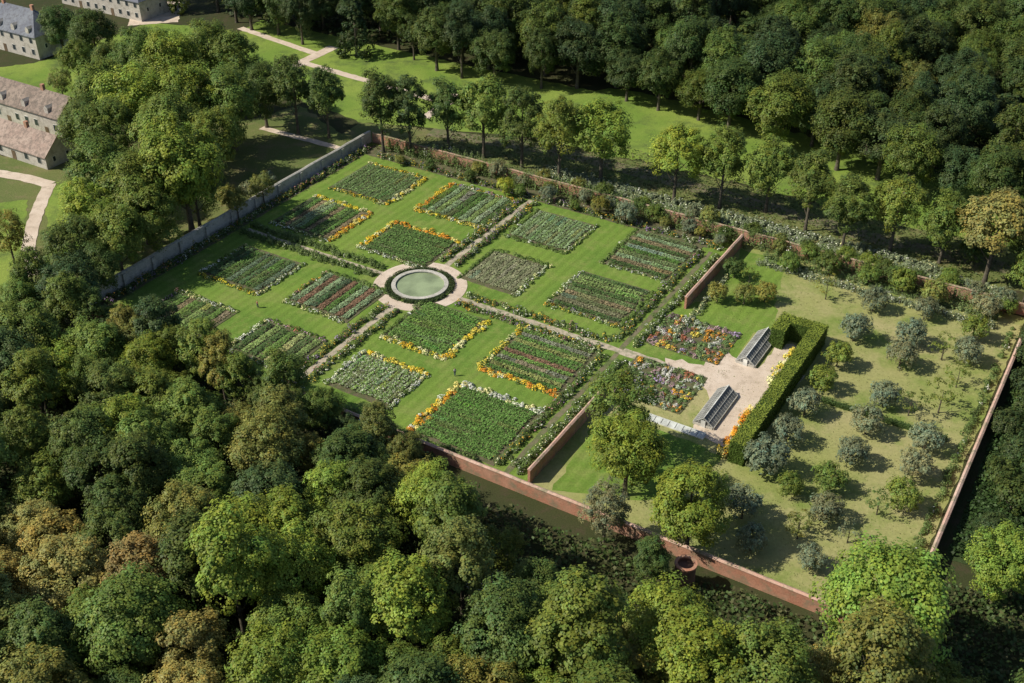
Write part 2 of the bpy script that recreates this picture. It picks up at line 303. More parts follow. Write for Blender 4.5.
def hedge(u0,v0,u1,v1,w,h,col,label,name='clipped_hedge',cat='hedge',z=0,rough=.05,ls=.24,dn=34,group=None,arms=(),top=None):
    segs=[(u0,v0,u1,v1)]+list(arms); QQ=[];CC=[]
    for (a0,b0,a1,b1) in segs:
        L=math.hypot(a1-a0,b1-b0); du,dv=(a1-a0)/L,(b1-b0)/L
        A=L*w+2*L*h+2*w*h; n=int(A*dn)
        q=rng.uniform(size=n)*A; a=rng.uniform(size=n)*L
        lat=rng.uniform(-.5,.5,n)*w; zz=rng.uniform(0,1,n)*h; nn=np.zeros((n,3))
        tp=q<L*w; s1=(~tp)&(q<L*w+L*h); s2=(~tp)&(~s1)&(q<L*w+2*L*h); e=~(tp|s1|s2)
        zz[tp]=h; nn[tp,2]=1; lat[s1]=w/2; nn[s1,1]=1; lat[s2]=-w/2; nn[s2,1]=-1
        ee=rng.uniform(size=n)<.5; a=np.where(e,np.where(ee,0,L),a); nn[e,0]=np.where(ee[e],-1,1)
        loc=np.stack([a-L/2,lat,zz],1)+rng.normal(0,rough,(n,3)); nn=nn+sph(n)*.35
        bump=.06*np.sin(a*1.7)+.06*np.sin(a*.6+1); loc[:,2]+=bump*np.clip(zz/h,0,1)*min(1,h*.6)
        v=rng.uniform(.75,1.25,(n,1))*(1+.12*np.sin(a*.9))[:,None]
        Q=cards(loc,nn,rng.uniform(.7,1.3,n)*ls); Cc=arr(col)*v
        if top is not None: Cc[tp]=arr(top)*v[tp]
        i=.12; x0,x1,y0,y1,z1=-L/2+i,L/2-i,-w/2+i,w/2-i,h-.16
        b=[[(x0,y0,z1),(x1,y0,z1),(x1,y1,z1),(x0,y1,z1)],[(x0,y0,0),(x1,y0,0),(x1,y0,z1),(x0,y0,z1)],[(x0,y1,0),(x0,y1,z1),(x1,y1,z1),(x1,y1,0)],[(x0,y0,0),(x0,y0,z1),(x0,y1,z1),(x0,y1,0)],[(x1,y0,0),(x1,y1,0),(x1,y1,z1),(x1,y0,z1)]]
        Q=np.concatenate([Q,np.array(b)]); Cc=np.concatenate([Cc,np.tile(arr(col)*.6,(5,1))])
        U=((a0+a1)/2-u0); Vv=((b0+b1)/2-v0)
        X=Q[:,:,0].copy();Y=Q[:,:,1].copy(); Q[:,:,0]=X*du-Y*dv+U; Q[:,:,1]=X*dv+Y*du+Vv
        QQ.append(Q);CC.append(Cc)
    x,y=W(u0,v0); o=link(name,quadmesh(name,np.concatenate(QQ),np.concatenate(CC),M_leaf)); o.location=(x,y,0); o.rotation_euler=(0,0,ROTG); return tag(o,label,cat,group)
def croprow(parent,a0,a1,b,w,h,col,along,dn=44,spacing=.8,ls=.285,fl=None):
    L=a1-a0; n=int(L*w*dn); a=rng.uniform(a0,a1,n); ph=rng.uniform(0,6.28)
    hill=.6+.4*np.abs(np.sin((a+ph)*math.pi/spacing)); la=rng.uniform(-.5,.5,n)*w*1.05+.1*np.sin(a*1.3+ph); zz=.2+h*hill*rng.uniform(.5,1,n)*(1-np.clip(np.abs(la/w),0,1)*.8)
    patch=1+.22*np.sin(a*.9+ph)*np.sin(a*.37+b)+rng.uniform(-.1,.1)
    P=np.stack([a,b+la,zz],1) if along=='u' else np.stack([b+la,a,zz],1)
    nn=sph(n)*.5+np.array([0,0,1.0]); v=(rng.uniform(.7,1.32,n)*patch)[:,None]; cc=np.tile(arr(col)*1.9,(n,1))*v
    if random.random()<.4:
        c0=random.uniform(a0,a1); wd=random.uniform(1.5,4); m_=np.abs(a-c0)<wd; cc[m_]=cc[m_]*np.array([random.uniform(.8,1.3),random.uniform(.85,1.15),random.uniform(.8,1.4)])
    if fl is not None:
        f=rng.uniform(size=n)<.2; cc[f]=arr(fl)*v[f]
    o=link('crop_row',quadmesh('crop_row',cards(P,nn,rng.uniform(.75,1.35,n)*ls),cc,M_crop),parent); return o
def bed(q,along,pitch,pal,label,borders,nick,soil=M_soil,wid=.86,name='vegetable_bed',cat='vegetable bed',inset=.7,fl=None):
    u0,v0,u1,v1=rect(q); cu,cv=(u0+u1)/2,(v0+v1)/2; x,y=W(cu,cv); r=empty(name,x,y,0,ROTG); tag(r,label,cat)
    hu,hv=(u1-u0)/2,(v1-v0)/2
    e=dens([(-hu,-hv),(hu,-hv),(hu,hv),(-hu,hv)],1.2,.1); n=len(e)
    V=[(a,b,.01) for a,b in e]+[(a*.985,b*.985,.13) for a,b in e]; Fc=[(i,(i+1)%n,n+(i+1)%n,n+i) for i in range(n)]+[tuple(range(n,2*n))]
    link('soil',pymesh('soil',V,Fc,soil),r)
    A,B=(hu,hv) if along=='u' else (hv,hu); A-=inset; B-=inset; k=max(1,int(2*B/pitch))
    for i in range(k):
        b=-B+(i+.5)*2*B/k; c,h=pal[i%len(pal)] if len(pal)<=k else pal[int(i*len(pal)/k)]
        croprow(r,-A+random.uniform(0,.5),A-random.uniform(0,.6),b,pitch*wid,h,c,along,fl=fl)
    sides={'ul':(u0,v0,u0,v1,'upper left'),'lr':(u1,v0,u1,v1,'lower right'),'ur':(u0,v1,u1,v1,'upper right'),'ll':(u0,v0,u1,v0,'lower left')}
    for s,(p,w,mix) in borders.items():
        a0,b0,a1,b1,wd=sides[s]; nm={'green':'leafy green edging'}.get(p,p+' flower border')
        border(a0,b0,a1,b1,w,.6,p,f'{nm} on the {wd} side of the {nick}',mix)
g1=(.07,.135,.032);g2=(.10,.17,.042);g3=(.15,.21,.07);gb=(.14,.195,.105);gd=(.055,.095,.03);gr=(.14,.085,.055);br=(.16,.13,.075);gy=(.19,.22,.09)
bed([(327,189),(370,162),(425,180),(388,204)],'v',1.0,[((.10,.15,.06),.5),((.085,.135,.045),.5)],'muted green bed in the far corner of the garden by the stone wall',{'lr':('yellow',1.6,.7),'ur':('yellow',1.1,.45),'ll':('yellow',1.2,.3)},'far corner bed')
bed([(270,222),(315,196),(368,213),(330,243)],'v',1.35,[(gd,.5),(g1,.5),(br,.25),(gy,.5),(gb,.5),(g2,.6),(br,.3),(g2,.4)],'brown striped bed with orange flowers along the left stone wall',{'lr':('orange',1.8,.75),'ur':('yellow',1.6,.7),'ll':('white',1.2,.3)},'brown striped bed')
bed([(417,212),(450,184),(521,202),(485,228)],'v',1.6,[(g1,.5),(gb,.6),(g3,.5),(gb,.6),(gd,.5)],'pale blue green striped bed above the pond path',{'ul':('orange',1.8,.65),'ll':('yellow',1.4,.5),'ur':('mixed',1.5,.4)},'pale striped bed')
bed([(355,248),(398,224),(462,243),(425,268)],'u',.8,[((.075,.13,.036),.45)],'plain green bed directly above the round pond',{'ul':('yellow',1.8,.8),'ur':('orange',2.0,.8),'ll':('white',1.2,.35)},'bed above the pond',wid=1)
bed([(197,275),(245,247),(305,262),(262,295)],'v',1.4,[(gd,.6),((.06,.105,.045),.5),(g1,.5),(gd,.5),((.09,.13,.08),.5)],'dark green bed beside the left stone wall and path',{'ll':('yellow',1.3,.3),'lr':('white',1.0,.3),'ul':('white',1.2,.35)},'dark bed by the wall')
bed([(135,320),(180,290),(232,312),(190,350)],'v',1.5,[(gd,.6),(g2,.5),(br,.2),(g2,.4),(gd,.5),(g3,.5)],'leftmost vegetable bed with bright green rows',{'ul':('pink',1.3,.3),'ur':('white',1.2,.4),'ll':('green',1.4,.6)},'leftmost bed')
bed([(290,300),(328,270),(385,292),(347,327)],'v',1.5,[(gb,.5),(gr,.4),(gb,.55),((.05,.08,.045),.6),(gr,.4),(g1,.5)],'striped bed of blue green and dark red crops left of the pond',{'ll':('white',1.2,.35),'ul':('mixed',1.2,.3),'ur':('green',1.3,.6)},'blue and red striped bed')
bed([(230,347),(270,320),(325,342),(285,378)],'v',1.7,[(gd,.6),(g3,.5),(gd,.5),(g2,.6),(gy,.4)],'striped green bed at the edge of the left hand wood',{'ul':('white',1.5,.5),'ll':('mixed',1.2,.3),'ur':('pink',1.1,.2)},'bed at the wood edge')
bed([(508,240),(535,208),(595,226),(570,252)],'v',.9,[((.15,.205,.105),.5),((.12,.175,.07),.5)],'solid pale blue green bed of leafy crops near the far wall',{'ll':('green',1.2,.6),'lr':('white',1.0,.2),'ul':('green',1.2,.6)},'pale leafy bed')
bed([(597,262),(645,228),(702,250),(668,283)],'u',1.5,[(gd,.6),(br,.4),(gb,.5),((.09,.12,.05),.5),(g1,.6),(gb,.4)],'brownish mixed row bed at the far right of the formal garden',{'ul':('green',1.2,.6),'ll':('white',1.0,.25)},'brownish mixed bed')
bed([(462,275),(498,248),(545,268),(512,300)],'v',1.0,[((.155,.16,.095),.22),((.135,.15,.08),.22)],'pale sparse bed directly right of the pond',{'ul':('green',1.0,.5),'lr':('white',1.3,.4),'ur':('green',1.3,.5)},'pale sparse bed')
bed([(547,300),(585,272),(655,292),(617,331)],'u',1.4,[(gd,.5),((.13,.13,.075),.4),((.10,.12,.055),.4),(br,.4),((.09,.13,.05),.4),(gd,.6),(g3,.9),(g3,.9)],'bed with tall pale row at top and brown crops below',{'ul':('white',1.3,.35),'lr':('green',1.4,.6),'ll':('mixed',1.3,.3)},'pale topped bed')
bed([(377,338),(425,303),(492,318),(447,358)],'u',.8,[((.085,.15,.035),.45)],'plain green bed directly below the round pond',{'ul':('green',1.0,.6),'lr':('yellow',1.9,.8),'ll':('yellow',1.9,.6)},'bed below the pond',wid=1)
bed([(330,380),(365,352),(425,375),(385,415)],'v',.9,[((.14,.20,.075),.5),((.11,.17,.05),.5)],'pale green bed dotted with white next to the lower wood',{'ul':('white',1.3,.5),'ur':('yellow',1.8,.75),'lr':('white',1.2,.5)},'white dotted bed',fl=(.6,.62,.48))
bed([(480,370),(522,327),(603,352),(560,395)],'u',1.15,[(g1,.5),((.16,.18,.06),.5),(g1,.45),((.13,.14,.10),.4),(g2,.5),(gr,.4),(g1,.5)],'long striped green bed with a purple row below the central path',{'ul':('yellow',1.7,.5),'ll':('orange',1.8,.8),'ur':('white',1.2,.3)},'purple rowed bed')
bed([(412,432),(455,388),(548,410),(492,468)],'u',.75,[((.075,.14,.033),.5)],'large solid green bed nearest the viewer with orange edge',{'ul':('orange',2.0,.9),'ur':('white',1.9,.75)},'large nearest bed',wid=1.05)
def cushion(q,label):
    u0,v0,u1,v1=rect(q); cu,cv=(u0+u1)/2,(v0+v1)/2; x,y=W(cu,cv); r=empty('cushion_flower_bed',x,y,0,0); tag(r,label,'flower bed')
    e=[W(*p) for p in dens([(u0,v0),(u1,v0),(u1,v1),(u0,v1)],1.2,.1)]; n=len(e)
    link('soil',pymesh('soil',[(a-x,b-y,.13) for a,b in e]+[(a-x,b-y,0) for a,b in e],[tuple(range(n))]+[(i,(i+1)%n,n+(i+1)%n,n+i) for i in range(n)],M_soil),r)
    nu=int((u1-u0)/1.9); nv=int((v1-v0)/1.8); pal=[(.46,.34,.55),(.85,.45,.06),(.5,.56,.44),(.5,.18,.11),(.18,.28,.09),(.68,.66,.62),(.85,.68,.12),(.26,.17,.2),(.52,.34,.38),(.13,.2,.07),(.16,.25,.09),(.72,.32,.05),(.2,.28,.12)]
    for i in range(nu):
        for j in range(nv):
            c=random.choice(pal); P0=[];cols=[]; k=7
            for _ in range(k):
                uu=u0+(i+.5+random.uniform(-.42,.42))*(u1-u0)/nu; vv=v0+(j+.5+random.uniform(-.42,.42))*(v1-v0)/nv; P0.append(W(uu,vv)); cols.append(c if random.random()<.75 else random.choice(pal))
            Q,Cc=clumps(P0,rng.uniform(.35,.6,k),rng.uniform(.3,.75,k),cols,.78,42,.24,(.11,.165,.045)); Q=Q-np.array([x,y,0])
            link('flower_block',quadmesh('flower_block',Q,Cc,M_flower),r)
cushion([(641,345),(672,315),(747,334),(715,362)],'upper patchwork flower bed between divider wall and greenhouse')
cushion([(609,385),(637,358),(702,374),(684,422)],'lower patchwork flower bed of purple, orange and white by the yard')
dk=(.10,.15,.042)
for s,wd in ((-1,'left'),(1,'right')):
    border(s*1.75,-40,s*1.75,-10,2.0,.95,'mixed',f'mixed low border on the {wd} of the path below the pond',.18,'path_border','plant border',dk)
    border(s*1.75,10.3,s*1.75,44,2.1,1.05,'mixed',f'mixed low border on the {wd} of the path above the pond',.2,'path_border','plant border',dk)
for s,wd in ((-1,'lower'),(1,'upper')):
    border(-47,s*1.7,-10.3,s*1.7,2.2,1.3,'green',f'dark leafy border on the {wd} side of path left of pond',.3,'path_border','plant border',dk)
    border(10.3,s*1.85,42.5,s*1.85,2.1,1.0,'mixed',f'flecked border on the {wd} side of path right of pond',.2,'path_border','plant border',dk)
for v0_,v1_,wd in ((-40,-2.6,'near'),(2.8,43,'far')):
    border(43.6,v0_,43.6,v1_,1.9,1.0,'mixed',f'{wd} half of the long dark border left of the dirt path',.12,'path_border','plant border',dk)
    border(47.4,v0_,47.4,v1_,2.1,1.1,'white',f'{wd} half of the long dark border beside the brick divider walls',.1,'path_border','plant border',dk)
border(-49.8,-38,-49.8,48,2.2,1.3,'mixed','mixed border at the foot of the left stone wall',.2,'path_border','plant border',dk)
border(-46,46.5,47,46.5,2.2,1.2,'mixed','long mixed border before the far garden wall',.2,'path_border','plant border',dk,skip=.12)
border(-46,50.4,104,50.4,2.2,4.0,'green','tall leafy climbers against the inside of the far wall',.3,'climbing_plants','climbing plants',dk,skip=.08)
border(-40,54.2,104,54.2,2.0,3.0,'green','pale leafy strip running just outside the far wall',.6,'path_border','plant border',(.18,.22,.12))
border(-5,57.5,104,57.5,2.8,1.7,'white','second leafy strip outside the far wall beside the track',.08,'path_border','plant border',(.21,.255,.15),skip=.08,ls=.34)
border(-5,61.3,90,61.3,2.4,1.4,'white','third leafy strip outside the far wall under the trees',.08,'path_border','plant border',(.2,.24,.14),skip=.15,ls=.34)
border(56,44.5,104,44.5,2.2,1.4,'white','pale dotted border across the top of the orchard',.12,'path_border','plant border',(.18,.22,.12),skip=.08)
border(56,47.6,104,47.6,1.8,1.6,'green','leafy strip across the top of the orchard near the wall',.4,'path_border','plant border',(.13,.18,.07),skip=.1)
border(52.5,36,52.5,8,1.5,1.0,'white','grey green border right of the upper divider wall',.2,'path_border','plant border',(.14,.18,.09))
border(-38,-41.4,40,-41.4,2.0,1.3,'green','leafy border at the foot of the near garden wall',.3,'path_border','plant border',dk)
border(107.2,-38,107.2,46,1.4,1.2,'green','leafy border inside the right orchard wall',.3,'path_border','plant border',dk,skip=.35)
border(10,-45.3,34,-45.3,2.4,2.6,'green','tall leafy growth outside the near wall below the large bed',.3,'climbing_plants','climbing plants',dk,skip=.2,ls=.36)
P0=[];cols=[]
for rr_ in (6.3,6.85):
  for k in range(100):
    a=k/100*6.283; rel=(a-ROTG)%(math.pi/2)
    if rel<.07 or rel>math.pi/2-.07: continue
    P0.append((math.cos(a)*rr_,math.sin(a)*rr_)); cols.append((.14,.18,.06))
Q,Cc=clumps(P0,[.45]*len(P0),[.6]*len(P0),cols,.12,46,.22,(.05,.08,.028))
o=link('circular_hedge',quadmesh('circular_hedge',Q,Cc,M_leaf)); o.location=(OX,OY,0); tag(o,'low circular hedge ringing the round pond','hedge')
# ---------------------------------------------------------------- walls
def box(V,Fc,x0,y0,z0,x1,y1,z1):
    b=len(V); V+= [(x0,y0,z0),(x1,y0,z0),(x1,y1,z0),(x0,y1,z0),(x0,y0,z1),(x1,y0,z1),(x1,y1,z1),(x0,y1,z1)]
    Fc+=[(b,b+3,b+2,b+1),(b+4,b+5,b+6,b+7),(b,b+1,b+5,b+4),(b+1,b+2,b+6,b+5),(b+2,b+3,b+7,b+6),(b+3,b,b+4,b+7)]
def wall(a,b,h,t,mat,cop,label,name='garden_wall',piers=0):
    L=math.hypot(b[0]-a[0],b[1]-a[1]); ang=math.atan2(b[1]-a[1],b[0]-a[0]); r=empty(name,(a[0]+b[0])/2,(a[1]+b[1])/2,0,ang); tag(r,label,'wall')
    V=[];Fc=[]; box(V,Fc,-L/2,-t/2,0,L/2,t/2,h); link('masonry',pymesh('masonry',V,Fc,mat),r)
    n=max(2,int(L/2.2)); V=[];Fc=[]
    for i in range(n+1):
        x=-L/2+L*i/n; dz=random.uniform(-.06,.06)
        V+=[(x,-t/2-.1,h+.002),(x,-t/2-.1,h+.1+dz),(x,0,h+.28+dz),(x,t/2+.1,h+.1+dz),(x,t/2+.1,h+.002)]
    for i in range(n):
        for k in range(4): a_=i*5+k; Fc.append((a_,a_+1,a_+6,a_+5))
    Fc+=[(0,1,2,3,4),tuple(n*5+k for k in (4,3,2,1,0))]
    link('coping',pymesh('coping',V,Fc,cop),r)
    for i in range(piers):
        V=[];Fc=[]; x=-L/2+L*(i+.5)/piers; box(V,Fc,x-.4,-t/2-.4,0,x+.4,t/2+.4,h-.15); link('buttress',pymesh('buttress',V,Fc,mat),r)
    return r
wall(W(-52,-43),W(-52,52),3.0,.6,M_stone,M_stone,'long pale stone wall along the left side of the garden',piers=12)
wall(W(-51.5,52.4),W(109,52.4),2.4,.4,M_brick,M_cop2,'long brick wall across the far side of the garden',piers=16)
wall(W(109.4,52),W(109.4,-43),2.8,.45,M_brick,M_cop,'brick wall down the right side of the orchard')
wall(W(-52,-43.5),W(109,-43.5),2.4,.5,M_brick,M_cop,'long brick wall on the near side below the orchard')
wall(W(50,-41),W(50,-14),2.7,.45,M_brick,M_cop,'short brick divider wall at the near end of the garden')
wall(W(50,20),W(50,50),2.7,.45,M_brick,M_cop,'short brick divider wall at the far end of the garden')
# ---------------------------------------------------------------- greenhouses
def greenhouse(q,label):
    u0,v0,u1,v1=rect(q); x,y=W((u0+u1)/2,(v0+v1)/2); r=empty('greenhouse',x,y,0,ROTG); tag(r,label,'greenhouse')
    w=(u1-u0)/2; l=(v1-v0)/2; hb=.6; hr=1.95; V=[];Fc=[]
    for s in (-1,1): box(V,Fc,s*w-.1,-l,0,s*w+.1,l,hb); box(V,Fc,-w+.13,s*l-.1,0,w-.13,s*l+.1,hb)
    link('base_wall',pymesh('base_wall',V,Fc,M_stone),r)
    for s in (-1,1): link('glass_roof',pymesh('glass_roof',[(s*w,-l,hb),(s*w,l,hb),(0,l,hr),(0,-l,hr)],[(0,1,2,3)],M_glass),r)
    for s in (-1,1): link('glass_gable',pymesh('glass_gable',[(-w,s*l,hb),(w,s*l,hb),(0,s*l,hr)],[(0,1,2)],M_glass),r)
    V=[];Fc=[]; n=14
    for i in range(n+1):
        yy=-l+2*l*i/n; t=.022 if 0<i<n else .07
        for s in (-1,1):
            b=len(V); V+=[(s*(w+.05),yy-t,hb),(s*(w+.05),yy+t,hb),(0,yy+t,hr+.07),(0,yy-t,hr+.07),(s*(w-.1),yy-t,hb),(s*(w-.1),yy+t,hb),(0,yy+t,hr-.1),(0,yy-t,hr-.1)]
            Fc+=[(b,b+1,b+2,b+3),(b+4,b+7,b+6,b+5),(b,b+3,b+7,b+4),(b+1,b+5,b+6,b+2)]
    for s in (-1,1):
        for xx in (-w*.5,0,w*.5): box(V,Fc,xx-.05,s*(l+.03)-.04,hb,xx+.05,s*(l+.03)+.04,hb+(hr-hb)*(1-abs(xx)/w))
        z5=(hb+hr)/2; box(V,Fc,s*w*.5-.03,-l,z5+.03,s*w*.5+.03,l,z5+.1)
    link('glazing_bars',pymesh('glazing_bars',V,Fc,M_bar),r)
    V=[];Fc=[]; box(V,Fc,-.07,-l-.1,hr+.08,.07,l+.1,hr+.17); link('ridge_beam',pymesh('ridge_beam',V,Fc,M_white),r)
    V=[];Fc=[]; box(V,Fc,-.4,-l-.2,0,.4,-l-.14,1.5); link('door',pymesh('door',V,Fc,M_white),r)
greenhouse([(736,362),(759,332),(776,341),(753,369)],'upper glass greenhouse with grey panes in the gravel yard')
greenhouse([(693,423),(719,390),(737,399),(712,431)],'lower glass greenhouse with grey bars beside the patchwork bed')
u0,v0,u1,v1=rect([(646,422),(649,415),(706,434),(703,441)]); v0=(v0+v1)/2-.6; v1=v0+1.3; x,y=W((u0+u1)/2,(v0+v1)/2); r=empty('cold_frame',x,y,0,ROTG); tag(r,'long low white cold frame below the lower patchwork flower bed','cold frame')
w=(u1-u0)/2;l=(v1-v0)/2; V=[];Fc=[]
for s in (-1,1): box(V,Fc,-w,s*l-.08,0,w,s*l+.08,.4+.15*s); box(V,Fc,s*w-.08,-l+.081,0,s*w+.08,l-.081,.3)
link('frame',pymesh('frame',V,Fc,M_white),r)
MG=simple('whitened_glass',(.55,.57,.55),.3)
for i in range(8):
    xa=-w+2*w*i/8+.06; xb=-w+2*w*(i+1)/8-.05; link('glass_light',pymesh('glass_light',[(xa,-l,.27),(xb,-l,.27),(xb,l,.58),(xa,l,.58)],[(0,1,2,3)],MG),r)
# ---------------------------------------------------------------- tall hedge
a=UVp(785,312,4.5);c=UVp(728,447,3.0);b=UVp(822,326,4.5); uc=(b[0]+c[0])/2+.5; hw_=2.7
hedge(uc,b[1]+hw_/2,uc,c[1],hw_,4.2,(.11,.175,.038),'tall clipped L-shaped hedge between the greenhouses and the orchard',arms=[(a[0]-.5,b[1],uc-hw_/2-.02,b[1]),(a[0]+.85,b[1]-hw_/2-.02,a[0]+.85,b[1]-5)],top=(.27,.33,.055))  # top leaves coloured yellow-green as if sunlit, the sides kept darker
border(uc-2.6,c[1]+.5,uc-2.6,c[1]+15,2.4,1.3,'orange','orange and yellow flower strip along the near half of the tall hedge',.9,ls=.3)
border(uc-2.6,b[1]-17,uc-2.6,b[1]-4,2.2,1.2,'yellow','yellow flower strip along the far half of the tall hedge',.75,ls=.3)
a=UVp(822,398);b=UVp(945,444)
hedge(a[0],(a[1]+b[1])/2,b[0],(a[1]+b[1])/2,1.1,.8,(.10,.16,.05),'thin low hedge line crossing the orchard grass',dn=26,rough=.1)
# ---------------------------------------------------------------- round tower
x,y=G(683,588); r=empty('round_brick_tower',x,y); tag(r,'small round brown brick tower at the near garden wall','tower')
link('shaft',ring('shaft',1.2,1.5,0,4.8,M_dbrick,32),r); link('cornice',ring('cornice',1.15,1.62,4.8,5.05,M_brick,32),r)
V=[(math.cos(k/32*6.283)*1.2,math.sin(k/32*6.283)*1.2,4.2) for k in range(32)]; link('flat_roof',pymesh('flat_roof',V,[tuple(range(32))],M_dbrick),r)
V=[];Fc=[]; box(V,Fc,-.45,-1.58,0,.45,-1.46,2.0); link('door',pymesh('door',V,Fc,M_wood),r)
# ---------------------------------------------------------------- buildings
def building(px,py,L,Dp,hw,hr,mw,mr,label,nwin,rows=1,name='farm_building',nch=1,dormers=0,hip=False):
    u,v=UVp(px,py); x,y=W(u-L/2,v+Dp/2); r=empty(name,x,y,0,ROTG); tag(r,label,'building')
    X=L/2;Y=Dp/2
    V=[(-X,-Y,0),(X,-Y,0),(X,Y,0),(-X,Y,0),(-X,-Y,hw),(X,-Y,hw),(X,Y,hw),(-X,Y,hw),(-X,0,hw+hr),(X,0,hw+hr)]
    if hip: V=V[:8]; Fc=[(0,1,5,4),(1,2,6,5),(2,3,7,6),(3,0,4,7)]
    else: Fc=[(0,1,5,4),(1,2,6,9,5),(2,3,7,6),(3,0,4,8,7)]
    link('wall',pymesh('wall',V,Fc,mw),r)
    o=.45; k=hr/Y; e=hw-o*k+.12; hx=Y if hip else -o
    V=[(-X-o,-Y-o,e),(X+o,-Y-o,e),(X+o,Y+o,e),(-X-o,Y+o,e),(-X+(hx),0,hw+hr+.12),(X-(hx),0,hw+hr+.12)]
    V+=[(a,b,c+.2) for a,b,c in V]
    Fc=[(6,7,11,10),(8,9,10,11),(0,4,5,1),(2,5,4,3),(0,1,7,6),(2,3,9,8)]
    if hip: Fc+=[(7,8,11),(9,6,10)]
    else: Fc+=[(1,5,11,7),(5,2,8,11),(3,4,10,9),(4,0,6,10)]
    rf=link('roof',pymesh('roof',V,Fc,mr),r)
    for i in range(nch):
        V=[];Fc=[]; xx=-X+L*(i+.6)/nch-1; xx=min(xx,X-2); box(V,Fc,xx-.5,-.4,hw+hr-.6,xx+.5,.4,hw+hr+1.6); link('chimney',pymesh('chimney',V,Fc,M_brick),rf)
    for j in range(rows):
        for i in range(nwin):
            xx=-X+L*(i+.5)/nwin; zz=hw*(j+.35)/rows; hh=min(1.8,hw/rows*.5); V=[];Fc=[]
            if j==0 and i%4==2: 
                box(V,Fc,xx-.7,-Y-.06,0,xx+.7,-Y+.04,2.4); link('door',pymesh('door',V,Fc,M_wood),r); continue
            box(V,Fc,xx-.68,-Y-.08,zz,xx+.68,-Y+.02,zz+hh); wn=link('window',pymesh('window',V,Fc,M_white),r)
            V=[];Fc=[]; box(V,Fc,xx-.6,-Y-.11,zz+.08,xx+.6,-Y-.081,zz+hh-.08); link('pane',pymesh('pane',V,Fc,M_pane),wn)
    for s in range(2):
        V=[];Fc=[]; yy=-Y*.45+s*Y*.9; box(V,Fc,X-.02,yy-.5,hw*.4,X+.08,yy+.5,hw*.4+1.4); wn=link('window',pymesh('window',V,Fc,M_white),r)
        V=[];Fc=[]; box(V,Fc,X+.081,yy-.38,hw*.4+.1,X+.1,yy+.38,hw*.4+1.3); link('pane',pymesh('pane',V,Fc,M_pane),wn)
    for i in range(dormers):
        xx=-X+L*(i+.5)/dormers; V=[(xx-.7,-Y+.2,hw+.3),(xx+.7,-Y+.2,hw+.3),(xx+.7,-Y+.2,hw+1.9),(xx,-Y+.2,hw+2.5),(xx-.7,-Y+.2,hw+1.9),(xx-.7,-Y*.2,hw+1.9),(xx+.7,-Y*.2,hw+1.9),(xx,-Y*.1,hw+2.5)]
        link('dormer',pymesh('dormer',V,[(0,1,2,3,4),(1,6,2),(0,4,5),(2,6,7,3),(4,3,7,5)],M_rend),rf)
building(63,140,44,9.5,5.8,4.2,M_rend,M_tile,'long pale farm building with brown tiled roof at left edge',12,1,nch=2,dormers=5)
building(48,170,24,9,3.4,3.8,M_rend,M_tile2,'lower pinkish tiled farm building in front of the long one',5,1)
building(40,60,26,12,7,5.5,M_rend,M_slate,'slate roofed manor wing at the top left edge',6,2,'manor_house',2,4,True)
building(142,22,38,12,6.5,5,M_rend,M_slate,'long slate roofed manor house at the very top left',10,2,'manor_house',3,7,True)
# ---------------------------------------------------------------- trees
for px,py,k,d,cn in [(58,24,'broad',11,'dark green'),(92,32,'broad',13,'dark green'),(75,58,'broad',10,'mid green'),(112,62,'broad',11,'dark green'),(60,82,'airy',7,'olive green'),(103,88,'broad',15,'mid green'),(135,100,'broad',17,'bright green'),(168,62,'broad',17,'bright green'),(208,48,'broad',15,'mid green'),
  (236,62,'tall',12,'mid green'),(190,98,'broad',17,'bright green'),(228,100,'broad',16,'mid green'),(262,88,'broad',13,'dark green'),(293,86,'tall',11,'dark green'),(325,94,'tall',10,'dark green'),
  (180,162,'broad',20,'bright green'),(138,188,'broad',16,'mid green'),(100,168,'broad',14,'mid green'),(88,210,'broad',13,'bright green'),(114,233,'broad',12.5,'mid green'),(193,186,'broad',12,'mid green'),
  (150,216,'broad',12.5,'mid green'),(75,245,'broad',12,'dark green'),(70,285,'broad',11,'bluish green'),(97,262,'broad',9.5,'dark green'),(262,186,'airy',6,'olive green'),(236,200,'airy',6,'olive green'),(140,55,'broad',15,'mid green'),(85,125,'broad',13,'dark green'),(170,125,'broad',16,'mid green'),(212,136,'broad',14,'mid green'),(108,130,'broad',15,'mid green')]:
    tree(px,py,k,d,cn,'the left clump','broadleaf_tree')
tree(6,232,'airy',9,'olive green','the farmyard','broadleaf_tree'); tree(20,300,'broad',9,'mid green','the farmyard','broadleaf_tree')
for px,py,k,d,cn in [(380,103,'tall',11,'dark green'),(408,106,'tall',10.5,'bluish green'),(447,108,'tall',10,'dark green'),(483,106,'row',14,'mid green'),(522,118,'tall',11,'dark green'),(560,130,'tall',11,'mid green'),
  (603,128,'row',14,'bright green'),(678,152,'row',13,'bright green'),(725,158,'tall',10.5,'mid green'),(772,165,'row',12,'mid green'),(813,182,'tall',10,'dark green'),(850,205,'tall',9,'dark green'),
  (900,203,'row',12,'mid green'),(950,218,'row',11,'mid green'),(1000,224,'row',14,'golden olive')]:
    tree(px,py,k,d,cn,'the row beyond the far wall','broadleaf_tree')
for px,py,k,d,cn in [(620,408,'airy',12,'mid green'),(628,448,'broad',11.5,'bright green'),(692,500,'broad',11.5,'bright green'),(606,508,'airy',8,'grey green'),(505,186,'orch',5,'yellow green'),(650,560,'tall',5,'dark green')]:
    tree(px,py,k,d,cn,'the grass near divider walls','broadleaf_tree')
